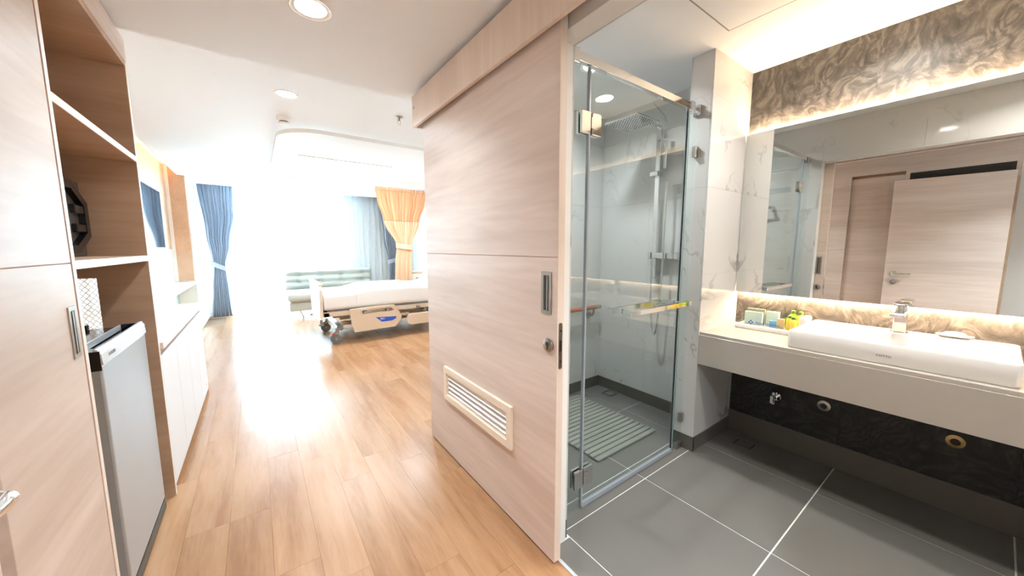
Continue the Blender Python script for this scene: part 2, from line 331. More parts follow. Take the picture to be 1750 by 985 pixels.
clad(wv, 'x', XV+.006, .012, -1.3, 1.0, .75, 2.32, [-.72, -.14, .44], [1.25], M['slab'], 'slab', .0007)
clad(wv, 'x', XV+.006, .012, -1.3, 1.0, .14, .75, [-.72, -.14, .44], [], M['slabshade'], 'slab', .0015)  # same marble, its colour darkened for the shade below the counter
struct(B(XV-.004, XV+.012, -1.3, 1.0, 0, .14).build('baseboard_vanity', M['skirt']))
struct(MB().box(2.088, XV-.004, .996, 1.008, 0, .09).box(2.086, 2.098, .996, 1.12, 0, .09).box(2.086, XSR, 1.12, 1.13, 0, .09).build('baseboard_return', M['skirt']))
struct(MB().box(XSR-.004, XSR+.008, 1.13, YS, 0, .09).box(1.014, XSR, YS-.012, YS, 0, .09).box(.994, 1.008, .99, YS, 0, .09).build('baseboard_shower', M['skirt']))
struct(MB().box(-.77, -.755, 7.26, 8.46, 0, .08).box(2.985, 3.0, 2.2, 8.46, 0, .08).build('baseboard_room', M['white']))
# access panel in the bathroom ceiling
q = MB().frame('z', 1.36, 1.984, .27, .894, .006, 2.3185, 2.322); struct(q.build('trim_3', M['grey']))
struct(B(1.368, 1.976, .278, .886, 2.317, 2.3205).build('trim_4', M['ceil']))

# left wall wood and white panels, cove light
wl = bpy.data.objects['wall_left']
B(-1.03, -1.005, 3.9, 7.26, 1.24, 2.45).build('panel', M['warm'], wl)
for k in range(4): B(-1.03, -1.005, 3.9+k*.84+.002, 3.9+(k+1)*.84-.002, .70, 1.236).build('panel', M['white'], wl)
B(-1.03, -.965, 7.25, 7.27, 0, 2.45).build('panel', M['white'], ww)
B(-.965, -.79, 7.255, 7.27, .76, 2.45).build('panel', M['warm'], ww)
o = B(-.86, -.83, 2.5, 7.2, 2.36, 2.372).build('cove_light', M['ledc']); tag(o, 'warm strip light tucked in the ceiling cove above the television wall', 'strip light')
B(-.865, -.82, 2.4, 7.24, 2.33, 2.36).build('cove_ledge', M['ceil'], bpy.data.objects['ceiling_room'])

# ------------------------------------------------------------------ sliding door
D = thing('sliding_door', 'wide pale wooden sliding door with vent grille, hung open beside the bathroom', 'door', (.887, 1.51, .008))
DX0, DX1, DY0, DY1 = .870, .903, .922, 2.112
MB().ring([(DY0, .010), (DY1, .010), (DY1, 1.2135), (DY0, 1.2135)], [(1.21, .367), (1.863, .367), (1.863, .537), (1.21, .537)], 'x', DX0, DX1).build('door_leaf', M['door'], D); B(DX0, DX1, DY0, DY1, 1.2155, 2.03, .0012).build('door_leaf', M['door'], D)
B(DX0+.003, DX1-.003, DY0+.003, DY1-.003, 1.2125, 1.2165).build('groove', M['orange'], D)
B(DX0+.0008, DX1-.0008, DY0-.0012, DY0+.001, .012, 2.02).build('edge_band', M['doorz'], D)
def flush(y0, y1, z0, z1, xf, sgn, parent):
    h = MB().frame('x', y0, y1, z0, z1, (y1-y0)*.26, xf-sgn*.004, xf+sgn*.003).build('flush_handle', M['steel'], parent)
    wd = (y1-y0)*.26
    B(xf-.003, xf+.003, y0+wd*.9, y1-wd*.9, z0+wd*.9, z1-wd*.9).build('recess', M['dark'], h)
    B(xf-.002, xf+.0045*sgn, y0+wd+.004, y0+wd+.010, z0+wd, z1-wd).build('grip', M['steel'], h)
flush(.952, 1.008, 1.002, 1.16, DX0, -1, D); flush(.945, .985, 1.0, 1.16, DX1, 1, D)
for xf, sg in ((DX0, -1), (DX1, 1)):
    lk = MB().cyl((xf, .965, .885), (xf+sg*.008, .965, .885), .027, 24, bev=.003).build('lock', M['steel'], D, smooth=True)
    MB().cyl((xf+sg*.007, .965, .889), (xf+sg*.0095, .965, .889), .009, 16).box(xf+sg*.006, xf+sg*.0095, .961, .969, .868, .886).build('keyhole', M['dsteel'], lk)
sp = MB().prism(rrect(.878, .895, .80, .975, .008, 3), 'y', DY0-.003, DY0, 0).build('strike_plate', M['steel'], D)
MB().cyl((.8865, DY0-.0045, .83), (.8865, DY0, .83), .004, 10).cyl((.8865, DY0-.0045, .945), (.8865, DY0, .945), .004, 10).box(.881, .892, DY0-.0045, DY0, .868, .91).build('bolt', M['dsteel'], sp)
V = MB().frame('x', 1.195, 1.878, .352, .552, .034, DX0-.014, DX0+.001).build('vent_grille', M['grill'], D)
MB().frame('x', 1.229, 1.844, .386, .518, .012, DX0-.006, DX0+.012).build('inner_frame', M['grill'], V)
B(DX0+.022, DX0+.026, 1.212, 1.861, .369, .535).build('backing', M['orange'], V)
for k in range(4):
    z = .408+k*.027
    MB().prism([(DX0-.008, z-.004), (DX0-.005, z-.005), (DX0+.014, z+.010), (DX0+.012, z+.012)], 'y', 1.241, 1.832).build('slat', M['white'], V)
H = thing('door_track_cover', 'long pale wooden fascia box hiding the sliding door track', 'track cover', (.85, .6, 2.0))
B(.835, .853, -1.0, 2.19, 1.984, 2.163, .001).build('fascia', M['doorz'], H); B(.853, .91, 2.172, 2.19, 1.984, 2.163).build('end_cap', M['doorz'], H)
B(.853, .91, -1.0, 2.172, 2.155, 2.163).build('top_board', M['doorz'], H)
MB().cyl((.832, 2.155, 2.09), (.836, 2.155, 2.09), .008, 14).build('screw_cap', M['silver'], H, smooth=True)
B(.862, .908, -1.0, 2.10, 2.09, 2.15).build('rail', M['dark'], H)

# ------------------------------------------------------------------ wardrobe and doors on the left
W_ = thing('wardrobe', 'pale wooden wardrobe with sliding fronts beside the open cabinet', 'wardrobe', (-.7, .7, 0))
XF = -.412
B(XF-.024, XF, 1.05, 1.492, .03, 1.2085, .001).build('front_panel', M['wardrobe'], W_); B(XF-.024, XF, 1.05, 1.492, 1.211, 2.03, .001).build('front_panel', M['wardrobe'], W_)
B(XF-.02, XF-.004, 1.053, 1.489, 1.207, 1.212).build('groove', M['orange'], W_)
B(XF-.056, XF-.032, .50, 1.10, .03, 2.0, .001).build('front_panel', M['wardrobe'], W_)
B(XF-.06, XF-.004, -.05, 1.492, 2.03, 2.19).build('top_rail', M['wardrobe'], W_)
B(XF-.06, XF-.01, 1.05, 1.492, 0, .028).build('plinth', M['cabin'], W_)
B(XF-.022, XF-.002, 1.493, 1.4975, .02, 2.19).build('edge_band', M['orange'], W_)
B(-1.02, XF-.062, -.05, 1.49, 0.002, 2.185).build('carcass', M['cabin'], W_)
flush(1.425, 1.472, .955, 1.095, XF, 1, W_)
g = B(XF-.012, XF-.002, -.02, .61, 1.90, 2.0).build('vent_grille', M['dark'], W_)
for k in range(6): B(XF-.002, XF+.003, -.015, .605, 1.905+k*.0165, 1.911+k*.0165).build('slat', M['black'], g)
MB().frame('x', -.05, .64, 1.87, 2.03, .03, XF-.02, XF-.001).build('grille_frame', M['wardrobe'], W_)
# the ajar hinged door (seen in the mirror, its lever tip at the photo's left edge)
HD = thing('hinged_door', 'pale wooden hinged door with chrome lever, standing ajar, seen in the mirror', 'door', (-.41, -.03, .008))
a = .1125
leaf = B(-.018, .018, 0, .735, .0, 1.90, .0012).build('door_leaf', M['door'], HD, base=(0, 0, 0))
q = MB().cyl((.018, .665, .955), (.03, .665, .955), .025, 20).tube([(.028, .665, .955), (.062, .665, .955), (.07, .66, .955), (.072, .645, .955), (.072, .55, .955)], .009, 12)
lev = q.build('lever_handle', M['chrome'], HD, base=(0, 0, 0), smooth=True)
q = MB().cyl((.018, .665, .865), (.027, .665, .865), .024, 20); lk = q.build('lock', M['chrome'], HD, base=(0, 0, 0), smooth=True)
B(-.01, .01, .7345, .7375, .86, 1.0).build('latch_plate', M['steel'], HD, base=(0, 0, 0))
HD.rotation_euler = (0, 0, -a); HD.location = (-.385, -.03, .02)

# ------------------------------------------------------------------ open cabinet with shelves, fridge
K = thing('open_cabinet', 'tall open wooden cabinet with two pale edged shelves around the fridge', 'cabinet', (-.72, 1.93, 0))
KY0, KY1 = 1.498, 2.352
for y0, y1 in ((KY0, KY0+.02), (KY1, KY1+.02)):
    if y0 < 2:
        B(-1.02, XF-.001, y0, y1, .0, 2.075).build('side_panel', M['cabin'], K); B(XF-.001, XF+.001, y0, y1, .0, 2.075).build('edge_band', M['edge'], K)
    else:   # far side panel with the mesh opening
        q = MB().box(-1.02, -.90, y0, y1, 0, 2.075).box(-.582, XF-.001, y0, y1, 0, 2.075).box(-.90, -.582, y0, y1, 0, .86).box(-.90, -.582, y0, y1, 1.118, 2.075)
        q.build('side_panel', M['cabin'], K); B(XF-.001, XF+.001, y0, y1, 0, 2.075).build('edge_band', M['edge'], K)
B(-1.02, -1.005, KY0+.02, KY1, 0, 2.075).build('back_panel', M['cabin'], K)
B(-1.02, XF-.001, KY0+.02, KY1, 2.055, 2.075).build('top_panel', M['cabin'], K)
B(-1.02, XF+.002, KY0, KY1+.02, 2.076, 2.172).build('crown', M['door'], K)
for z in (1.192, 1.642):
    sh = B(-1.005, XF-.002, KY0+.0205, KY1-.0005, z, z+.024).build('shelf', M['cabin'], K); B(XF-.002, XF+.001, KY0+.0205, KY1-.0005, z, z+.024).build('edge_band', M['edge'], sh)
# expanded metal mesh, real strands in one part
q = MB(); nx, nz = 16, 10; x0, x1, z0, z1 = -.90, -.582, .86, 1.118; ym = KY1+.010
for i in range(nx):
    for j in range(nz):
        cx, cz = x0+(i+.5)*(x1-x0)/nx, z0+(j+.5)*(z1-z0)/nz; hx, hz = (x1-x0)/nx/2, (z1-z0)/nz/2
        P4 = [(cx-hx, cz), (cx, cz-hz), (cx+hx, cz), (cx, cz+hz)]
        q.ring(P4, [(cx+(u-cx)*.84, cz+(v-cz)*.84) for u, v in P4], 'y', ym-.001, ym+.001)
q.build('mesh_panel', M['dsteel'], K, kind='stuff')
# fridge
FX, FY0, FY1 = -.435, 1.70, 2.262
F = thing('refrigerator', 'small silver refrigerator with black top standing in the open cabinet', 'refrigerator', (-.65, 1.98, 0))
B(-.93, FX-.045, FY0, FY1, .03, .868, .006).build('body', M['fridges'], F)
B(FX-.04, FX, FY0, FY1, .055, .868, .006, 2).build('door', M['fridge'], F)
B(-.93, FX-.075, FY0-.002, FY1+.002, .871, .905, .004).build('top_cover', M['dblack'], F)
B(FX-.073, FX-.001, FY0-.002, FY0+.004, .85, .915).build('end_cap', M['dblack'], F); B(FX-.073, FX-.001, FY1-.004, FY1+.002, .85, .915).build('end_cap', M['dblack'], F)
tc = MB().box(FX-.07, FX-.012, FY0+.004, FY1-.004, .871, .888).box(FX-.07, FX-.012, FY0+.004, FY0+.08, .889, .912, .002).build('handle_recess', M['dblack'], F)
MB().prism([(FX-.011, .871), (FX+.004, .868), (FX+.002, .905), (FX-.006, .921), (FX-.014, .921)], 'y', FY0-.001, FY1+.001).build('handle_strip', M['silver'], F)
B(FX-.076, FX-.071, FY0+.004, FY1-.004, .892, .914).build('trim_line', M['silver'], F)
B(-.92, FX+.002, FY0+.004, FY1-.004, .004, .05, .003).build('plinth', M['dsteel'], F)
text_mesh('TOSHIBA', .018, basis((FX+.0035, FY0+.10, .888), (0, 1, 0), (0, 0, 1)), 'lettering', M['greyink'], F)
B(-.93, -.60, FY1-.03, FY1+.0, .906, .926).build('rear_ledge', M['dblack'], F)
# dark case on the middle shelf
DC = thing('equipment_case', 'dark grey case with black hexagonal ring frame on the middle cabinet shelf', 'case', (-.62, 1.95, 1.217))
B(-.70, -.585, 1.86, 2.305, 1.217, 1.53, .006).build('case_body', plain('smoked_grey', (84, 78, 70), .3), DC)
hx = [(u+.105, v) for u, v in [(1.775, 1.31), (1.90, 1.232), (2.05, 1.232), (2.19, 1.30), (2.19, 1.44), (2.05, 1.515), (1.90, 1.515), (1.775, 1.44)]]
hi = [(u+.105, v) for u, v in [(1.81, 1.322), (1.91, 1.262), (2.04, 1.262), (2.152, 1.315), (2.152, 1.425), (2.04, 1.485), (1.91, 1.485), (1.81, 1.428)]]
MB().ring(hx, hi, 'x', -.587, -.565).build('ring_frame', M['black'], DC)
for z in (1.315, 1.392): B(-.587, -.567, 2.175, 2.26, z, z+.034, .004).build('tooth', M['black'], DC)

# low cabinet
LC = thing('low_cabinet', 'low cabinet with pale doors and wooden top beyond the open cabinet', 'cabinet', (-.7, 3.16, 0))
B(-1.02, -.43, 2.374, 3.93, .05, .715).build('carcass', M['cabin'], LC)
B(-1.02, -.428, 2.374, 3.935, .715, .758).build('recess_rail', M['orange'], LC)
B(-1.0, -.45, 2.374, 3.925, 0, .05).build('plinth', M['orange'], LC)
for k in range(4):
    y0 = 2.376+k*.3895; B(-.43, -.411, y0+.0015, y0+.388, .045, .722, .001).build('door', M['ivory'], LC)
B(-1.02, -.400, 2.374, 3.955, .758, .790, .001).build('worktop', M['doorx'], LC); B(-.400, -.398, 2.374, 3.955, .758, .790).build('edge_band', M['edge'], LC)
o = B(-.46, -.415, 3.931, 3.95, 0, .07).build('foot', M['orange'], LC)
# long shelf and TV
SH = thing('wall_shelf', 'long pale shelf along the wall under the television', 'shelf', (-.9, 5.6, .7))
B(-1.004, -.785, 3.96, 7.25, .70, .74, .002).build('shelf_board', M['edge'], SH); B(-.785, -.782, 3.96, 7.25, .70, .74).build('front_edge', M['white'], SH)
for k in range(3): B(-1.004, -.99, 3.98+k*1.09, 3.98+(k+1)*1.09-.004, .30, .70).build('back_board', M['teal'] if k == 2 else M['white'], SH)
TV = thing('television', 'flat black television on a wall mount, its screen reflecting the blue curtain', 'television', (-1.0, 5.18, 1.57))
B(-.89, -.853, 4.58, 5.77, 1.245, 1.905, .004).build('casing', M['black'], TV); B(-.853, -.851, 4.59, 5.76, 1.26, 1.893).build('screen', M['tv'], TV)
MB().box(-1.005, -.985, 5.0, 5.4, 1.45, 1.7).box(-.985, -.89, 5.12, 5.28, 1.53, 1.62, .01).build('wall_mount', M['black'], TV)
RM = tag(B(-.90, -.86, 4.02, 4.16, .7405, .756, .004).build('remote_control', M['black']), 'small black remote control lying on the long pale shelf', 'remote control')

# ------------------------------------------------------------------ ceiling fittings
def spot(x, y, z, watts, r=.05, ang=150, col=(.80, .92, 1)):
    l = bpy.data.lights.new('downlight_lamp', 'AREA'); l.shape = 'DISK'; l.size = r*2; l.energy = watts*LAMP; l.color = col; l.spread = math.radians(ang)
    o = bpy.data.objects.new('downlight_lamp', l); C.objects.link(o); o.location = (x, y, z); return o
def downlight(x, y, z, watts, label, r=.062, col=(.80, .92, 1), ang=150):
    t = thing('downlight', label, 'ceiling light', (x, y, z), 'recessed round ceiling downlights')
    n = 28
    prof = [(r, z-.001), (r+.012, z-.004), (r+.012, z+.0005), (r-.004, z+.0005), (r-.006, z-.0015)]
    MB().loops([[(x+q*math.cos(2*PI*k/n), y+q*math.sin(2*PI*k/n), zz) for k in range(n)] for q, zz in prof], closed=True).build('trim_ring', M['white'], t, smooth=True)
    MB().cyl((x, y, z-.0012), (x, y, z+.0004), r-.004, n).build('diffuser', M['lamp'], t)
    s_ = spot(x, y, z-.006, watts, r-.012, ang, col); s_.parent = t; s_.location = (0, 0, -.006); return t
downlight(.243, 1.683, 2.19, 3.8, 'round white downlight in the lower corridor ceiling', ang=115)
downlight(.46, -.55, 2.19, 13, 'added round corridor downlight, out of view, brightening the doors and wardrobe', ang=120)  # extra lamp out of view, added to lift door, wardrobe and near floor
downlight(.255, 3.06, 2.33, 12, 'round white downlight in the room ceiling by the smoke detector')
downlight(1.85, 5.18, 2.33, 10, 'faint round downlight above the bed inside the curtain track')
downlight(1.70, 1.52, 2.32, 6, 'round downlight in the shower ceiling seen through the glass', col=(.96, .98, 1))
downlight(2.117, .373, 2.32, 6, 'round downlight above the vanity seen as a reflection in the glass', col=(1, .95, .88))
downlight(1.45, -.15, 2.32, 5.5, 'round bathroom downlight above the floor tiles facing the washbasin', col=(1, .95, .88))
t = thing('ceiling_panel_light', 'rectangular white panel light in the ceiling above the bed', 'ceiling light', (1.02, 5.25, 2.33))
MB().frame('z', .48, 1.57, 4.90, 5.58, .02, 2.322, 2.331).build('frame', M['white'], t); B(.50, 1.55, 4.92, 5.56, 2.326, 2.3305).build('diffuser', M['panel'], t)
t = thing('smoke_detector', 'round white smoke detector on the ceiling behind the downlight', 'smoke detector', (.263, 3.588, 2.33))
MB().lathe([(.050, 2.331), (.050, 2.300), (.046, 2.294)], .263, 3.588, 24).build('base', M['white'], t, smooth=True)
MB().lathe([(.030, 2.294), (.030, 2.284), (.024, 2.284)], .263, 3.588, 20).build('vent_ring', M['dark'], t, smooth=True)
MB().lathe([(.041, 2.284), (.037, 2.272), (.02, 2.268)], .263, 3.588, 24).build('cap', M['white'], t, smooth=True)
t = thing('sprinkler', 'small chrome fire sprinkler head on the ceiling near the track cover', 'sprinkler', (1.043, 3.03, 2.33))
MB().lathe([(.033, 2.331), (.033, 2.326), (.012, 2.318)], 1.043, 3.03, 20).build('escutcheon', M['steel'], t, smooth=True)
MB().cyl((1.043, 3.03, 2.319), (1.043, 3.03, 2.295), .008, 12).tube([(1.055, 3.03, 2.30), (1.058, 3.03, 2.285), (1.046, 3.03, 2.272)], .003, 6).tube([(1.031, 3.03, 2.30), (1.028, 3.03, 2.285), (1.04, 3.03, 2.272)], .003, 6).build('body', M['steel'], t)
MB().cyl((1.043, 3.03, 2.272), (1.043, 3.03, 2.269), .014, 16).build('deflector', M['steel'], t)
# curtain track: rounded rectangle, hung a little below the ceiling
t = thing('curtain_track', 'white oval privacy curtain track hung under the ceiling around the bed', 'curtain track', (1.6, 4.9, 2.3))
def rr(d): return rrect(.225+d, 2.95-d, 3.66+d, 6.19-d, .34-d, 8)
MB().ring(rr(0), rr(.022), 'z', 2.262, 2.296).build('rail', M['white'], t)
for hx_, hy in ((2.2, 3.671), (.236, 4.5), (.236, 5.5), (.7, 6.179), (1.5, 6.179), (2.2, 6.179)):
    MB().cyl((hx_, hy, 2.296), (hx_, hy, 2.331), .006, 8).cyl((hx_, hy, 2.325), (hx_, hy, 2.331), .018, 12).build('hanger', M['white'], t)

# ------------------------------------------------------------------ curtains
def curtain(name, z0, z1, XL, XR, y, folds, amp, mt, parent, nz=48, nu=220, ytab=None, seed=1, base=None, pinch=None):
    rnd = random.Random(seed); ph = [rnd.uniform(-.5, .5) for _ in range(folds+2)]
    q = MB(); b = q.b; rows = []
    for j in range(nz+1):
        z = z0+(z1-z0)*j/nz; xl, xr = piece(XL, z), piece(XR, z); row = []
        A = amp*(piece(pinch, z) if pinch else 1)
        for i in range(nu+1):
            u = i/nu; k = min(int(u*folds), folds-1); f = u*folds-k
            ud = u+.010*math.sin(u*23+z*1.3)
            yy = y+A*(math.sin(2*PI*folds*ud+ph[k]*(1-f)+ph[k+1]*f)+.28*math.sin(2*PI*folds*2.3*ud+z*2))
            row.append(b.verts.new((xl+(xr-xl)*u, yy, z)))
        rows.append(row)
    for r0, r1 in zip(rows, rows[1:]):
        for i in range(nu): b.faces.new((r0[i], r0[i+1], r1[i+1], r1[i]))
    o = q.build(name, mt, parent, base=base, smooth=True)
    s_ = o.modifiers.new('thickness', 'SOLIDIFY'); s_.thickness = .002
    return o
cu = thing('window_curtain', 'blue grey curtain tied back left of the bright window', 'curtain', (-.5, 8.2, 0), 'blue grey window curtains')
curtain('fabric', .012, 2.44, [(0, -.70), (.55, -.66), (.93, -.62), (1.5, -.68), (2.44, -.745)], [(0, -.42), (.5, -.435), (.93, -.455), (1.3, -.37), (1.9, -.27), (2.44, -.245)], 8.2, 9, .035, M['blue'], cu, seed=3, pinch=[(0, .9), (.93, .5), (1.6, 1), (2.44, .8)])
def band(x0, x1, za, zb, y, d, h, mt, parent):
    n = 24; rings = []
    for k in range(n):
        a_ = 2*PI*k/n; cx, rx = (x0+x1)/2, (x1-x0)/2; x = cx+rx*math.cos(a_); zc = za+(zb-za)*((x-x0)/(x1-x0)); yy = y+d*math.sin(a_)
        rings.append((x, yy, zc))
    q = MB(); q.loops([[(x, yy, z-h/2) for x, yy, z in rings], [(x, yy, z+h/2) for x, yy, z in rings], [(x+(.004 if x < (x0+x1)/2 else -.004), y+(yy-y)*.93, z+h/2) for x, yy, z in rings], [(x+(.004 if x < (x0+x1)/2 else -.004), y+(yy-y)*.93, z-h/2) for x, yy, z in rings]], closed=True)
    return q.build('tie_band', mt, parent, smooth=True)
band(-.655, -.435, .99, .87, 8.2, .06, .09, M['tie'], cu)
cu = thing('window_curtain', 'blue grey curtain tied back behind the orange curtain', 'curtain', (2.55, 8.2, 0), 'blue grey window curtains')
curtain('fabric', .012, 2.44, [(0, 2.46), (.55, 2.46), (.93, 2.455), (1.5, 2.37), (2.44, 2.27)], [(0, 2.72), (.5, 2.66), (.93, 2.63), (1.5, 2.75), (2.44, 2.85)], 8.2, 9, .035, M['blue'], cu, seed=4, pinch=[(0, .9), (.93, .5), (1.6, 1), (2.44, .8)])
band(2.44, 2.65, .93, .99, 8.2, .06, .09, M['tie'], cu)
cu = thing('sheer_curtain', 'white translucent sheer curtain across the bright window', 'curtain', (1, 8.32, 0))
curtain('fabric', .03, 2.44, [(0, -.36), (2.44, -.36)], [(0, 2.42), (2.44, 2.42)], 8.34, 26, .026, M['sheer'], cu, nz=6, nu=420, seed=5)
cu = thing('cubicle_curtain', 'orange privacy curtain gathered by a band behind the bed', 'curtain', (2.13, 6.17, 0))
XL = [(.3, 1.93), (1.0, 1.965), (1.28, 2.0), (1.7, 1.80), (2.05, 1.70), (2.255, 1.665)]; XR = [(.3, 2.22), (1.0, 2.25), (1.28, 2.27), (1.7, 2.42), (2.05, 2.54), (2.255, 2.60)]
pn = [(.3, .8), (1.28, .45), (1.7, .9), (2.25, .55)]
curtain('fabric', .30, 1.708, XL, XR, 6.176, 13, .03, M['orangec'], cu, seed=8, pinch=pn)
curtain('mesh_top', 1.708, 2.225, XL, XR, 6.176, 13, .03, M['orangem'], cu, nz=20, seed=8, pinch=pn)
curtain('heading', 2.225, 2.262, XL, XR, 6.176, 13, .018, M['orangec'], cu, nz=3, seed=8)
band(1.985, 2.285, 1.29, 1.25, 6.176, .055, .08, M['orangec'], cu)

# ------------------------------------------------------------------ sofa bed
SO = thing('sofa_bed', 'pale sage armless sofa bed with buttoned back under the window', 'sofa', (1.2, 7.55, 0))
def cushion(x0, x1, y0, y1, z0, z1, bev, name, parent, mt, seams=3, tufts=(), M_=None):
    t_ = bmesh.new(); bmesh.ops.create_cube(t_, size=1, matrix=Matrix.Translation(((x0+x1)/2, (y0+y1)/2, (z0+z1)/2)) @ Matrix.Diagonal((x1-x0, y1-y0, z1-z0, 1)))
    bmesh.ops.bevel(t_, geom=t_.edges[:], offset=bev, segments=5, profile=.5, affect='EDGES')
    q = MB(); q.add(t_, M_); return q.build(name, mt, parent, smooth=True)
LS = .012
seat = cushion(.40, 2.02, 7.22, 7.98, .285, .46, .075, 'seat', SO, M['sofa'])
Rb = Matrix.Translation((0, 7.98, .44)) @ Matrix.Rotation(-.22, 4, 'X') @ Matrix.Translation((0, -7.98, -.44))
# buttoned back: displaced grid
q = MB(); b = q.b; rows = []; nu, nv = 90, 26
bt = [(u, v) for v in (.36, .70) for u in (.14, .38, .62, .86)]
for j in range(nv+1):
    row = []
    for i in range(nu+1):
        u, v = i/nu, j/nv; edge = min(1, min(u, 1-u)*22)**.5*min(1, min(v, 1-v)*6)**.5
        d = .10*edge
        for bu, bv in bt:
            rr_ = ((u-bu)*1.62)**2+((v-bv)*.42)**2; d -= .045*math.exp(-rr_/.0022)
            if abs(v-bv) < .12: d -= .010*math.exp(-((v-bv)*.42)**2/.0006)
        row.append(b.verts.new(Rb @ Vector((.40+1.62*u, 7.98-d, .44+.40*v))))
    rows.append(row)
for r0, r1 in zip(rows, rows[1:]):
    for i in range(nu): b.faces.new((r0[i], r0[i+1], r1[i+1], r1[i]))
for r0, r1 in zip(rows, rows[1:]): pass
bk = [b.verts.new(Rb @ Vector((x, 8.04, z))) for x, z in ((.41, .45), (2.01, .45), (2.01, .83), (.41, .83))]; b.faces.new(bk)
per = rows[0]; b.faces.new([bk[0]]+per+[bk[1]]); b.faces.new([bk[3]]+rows[-1]+[bk[2]]); b.faces.new([bk[0]]+[r[0] for r in rows]+[bk[3]]); b.faces.new([bk[1]]+[r[-1] for r in rows]+[bk[2]])
bko = q.build('backrest', M['sofa'], SO, smooth=True)
for bu, bv in bt:
    p = Rb @ Vector((.40+1.62*bu, 7.98-.058, .44+.40*bv)); MB().cyl(p+Vector((0, .006, 0)), p-Vector((0, .006, 0)), .012, 12, bev=.003).build('button', M['sofa'], bko)
cushion(.43, 1.99, 7.30, 7.95, .12, .285, .02, 'base', SO, M['sofa'])
for x, y in ((.58, 7.34), (1.84, 7.34), (.58, 7.88), (1.84, 7.88)):
    MB().tube([(x, y, .13), (x+(.05 if x < 1 else -.05), y-.01, .004)], .011, 10).cyl((x+(.05 if x < 1 else -.05), y-.01, .004), (x+(.05 if x < 1 else -.05), y-.01, .0), .017, 10).build('leg', M['chrome'], SO, smooth=True)

# ------------------------------------------------------------------ hospital bed
BD = thing('hospital_bed', 'cream hospital bed with white mattress, side rails and grey casters', 'bed', (1.65, 5.45, 0))
BX0, BX1, BY0, BY1 = .62, 2.78, 4.97, 5.93
MB().box(.66, 2.72, 5.02, 5.06, .36, .42).box(.66, 2.72, 5.84, 5.88, .36, .42).box(.66, .72, 5.02, 5.88, .36, .41).box(2.66, 2.72, 5.02, 5.88, .36, .41).build('frame', M['cream'], BD)
B(.70, 2.70, 5.03, 5.87, .415, .44, .004).build('deck', M['rubber'], BD)
# mattress with slightly raised knee part
q = MB(); b = q.b; n = 40; sec = []
for i in range(n+1):
    x = .665+2.03*i/n; top = .665+.05*ss((x-.95)/.35)-.02*ss((x-1.75)/.35)+.10*ss((x-2.1)/.6); bot = .442
    prof = rrect(5.0, 5.90, bot, top, .055, 5); k = 0 if 0 < i < n else .03
    sec.append([(x, 5.45+(y-5.45)*(1-k*.6), bot+(z-bot)*(1-k)) for y, z in prof])
q.loops(sec); q.build('mattress', M['sheet'], BD, smooth=True)
q = MB(); sec = []
for i in range(25):
    x = 1.05+.85*i/24; top = .668+.05*ss((x-.95)/.35)-.02*ss((x-1.75)/.35)
    y0 = 4.992; z = top+.006
    pr = [(y0, .50+.008*math.sin(i*.8)), (y0-.002, z-.06), (y0+.02, z-.012), (y0+.08, z), (5.45, z+.003), (5.82, z), (5.89, z-.012), (5.908, z-.06), (5.908, .52)]
    pr2 = [(y+(.006 if y < 5.45 else -.006), zz-(.006 if .55 < zz else 0)) for y, zz in pr][::-1]
    sec.append([(x, y, zz) for y, zz in pr+pr2])
q.loops(sec).build('draw_sheet', M['sheet'], BD, smooth=True)
# footboard: shaped panel with hand holes
def board(x, w, z0, z1, name, cut=True):
    y0, y1 = BY0+.01, BY1-.01
    out = [(y0+.06, z0), (y1-.06, z0), (y1-.02, z0+.25), (y1, z1-.06), (y1-.03, z1), (y0+.03, z1), (y0, z1-.06), (y0+.02, z0+.25)]
    p = MB()
    ymid0, ymid1 = y0+.17, y1-.17
    p.prism([(ymid0, z0), (ymid1, z0), (ymid1, z1), (ymid0, z1)], 'x', x, x+w)
    for s_ in (0, 1):
        f = (lambda y: y) if s_ == 0 else (lambda y: BY0+BY1-y)
        o8 = [(f(y0+.06), z0), (f(ymid0), z0), (f(ymid0), z0+.14), (f(ymid0), z1), (f(y0+.03), z1), (f(y0), z1-.06), (f(y0+.01), z1-.2), (f(y0+.03), z0+.15)]
        i8 = [(f(y0+.085), z0+.22), (f(ymid0-.05), z0+.22), (f(ymid0-.035), z0+.26), (f(ymid0-.04), z1-.055), (f(y0+.06), z1-.05), (f(y0+.045), z1-.075), (f(y0+.05), z1-.14), (f(y0+.065), z0+.24)]
        p.ring(o8, i8, 'x', x, x+w)
    return p.build(name, M['creamw'], BD)
board(.615, .035, .33, .775, 'footboard'); board(2.735, .035, .33, .86, 'headboard')
B(.605, .66, BY0+.03, BY1-.03, .772, .797, .008, 2).build('top_rail', M['creamw'], BD)
MB().box(.60, .635, 5.0, 5.9, .30, .335, .004).build('bumper_bar', M['creamw'], BD)
for y in (5.0, 5.88): MB().cyl((.618, y, .27), (.618, y, .335), .016, 12).cyl((.618, y, .262), (.618, y, .285), .03, 14, bev=.004).build('bumper', M['rubber'], BD)
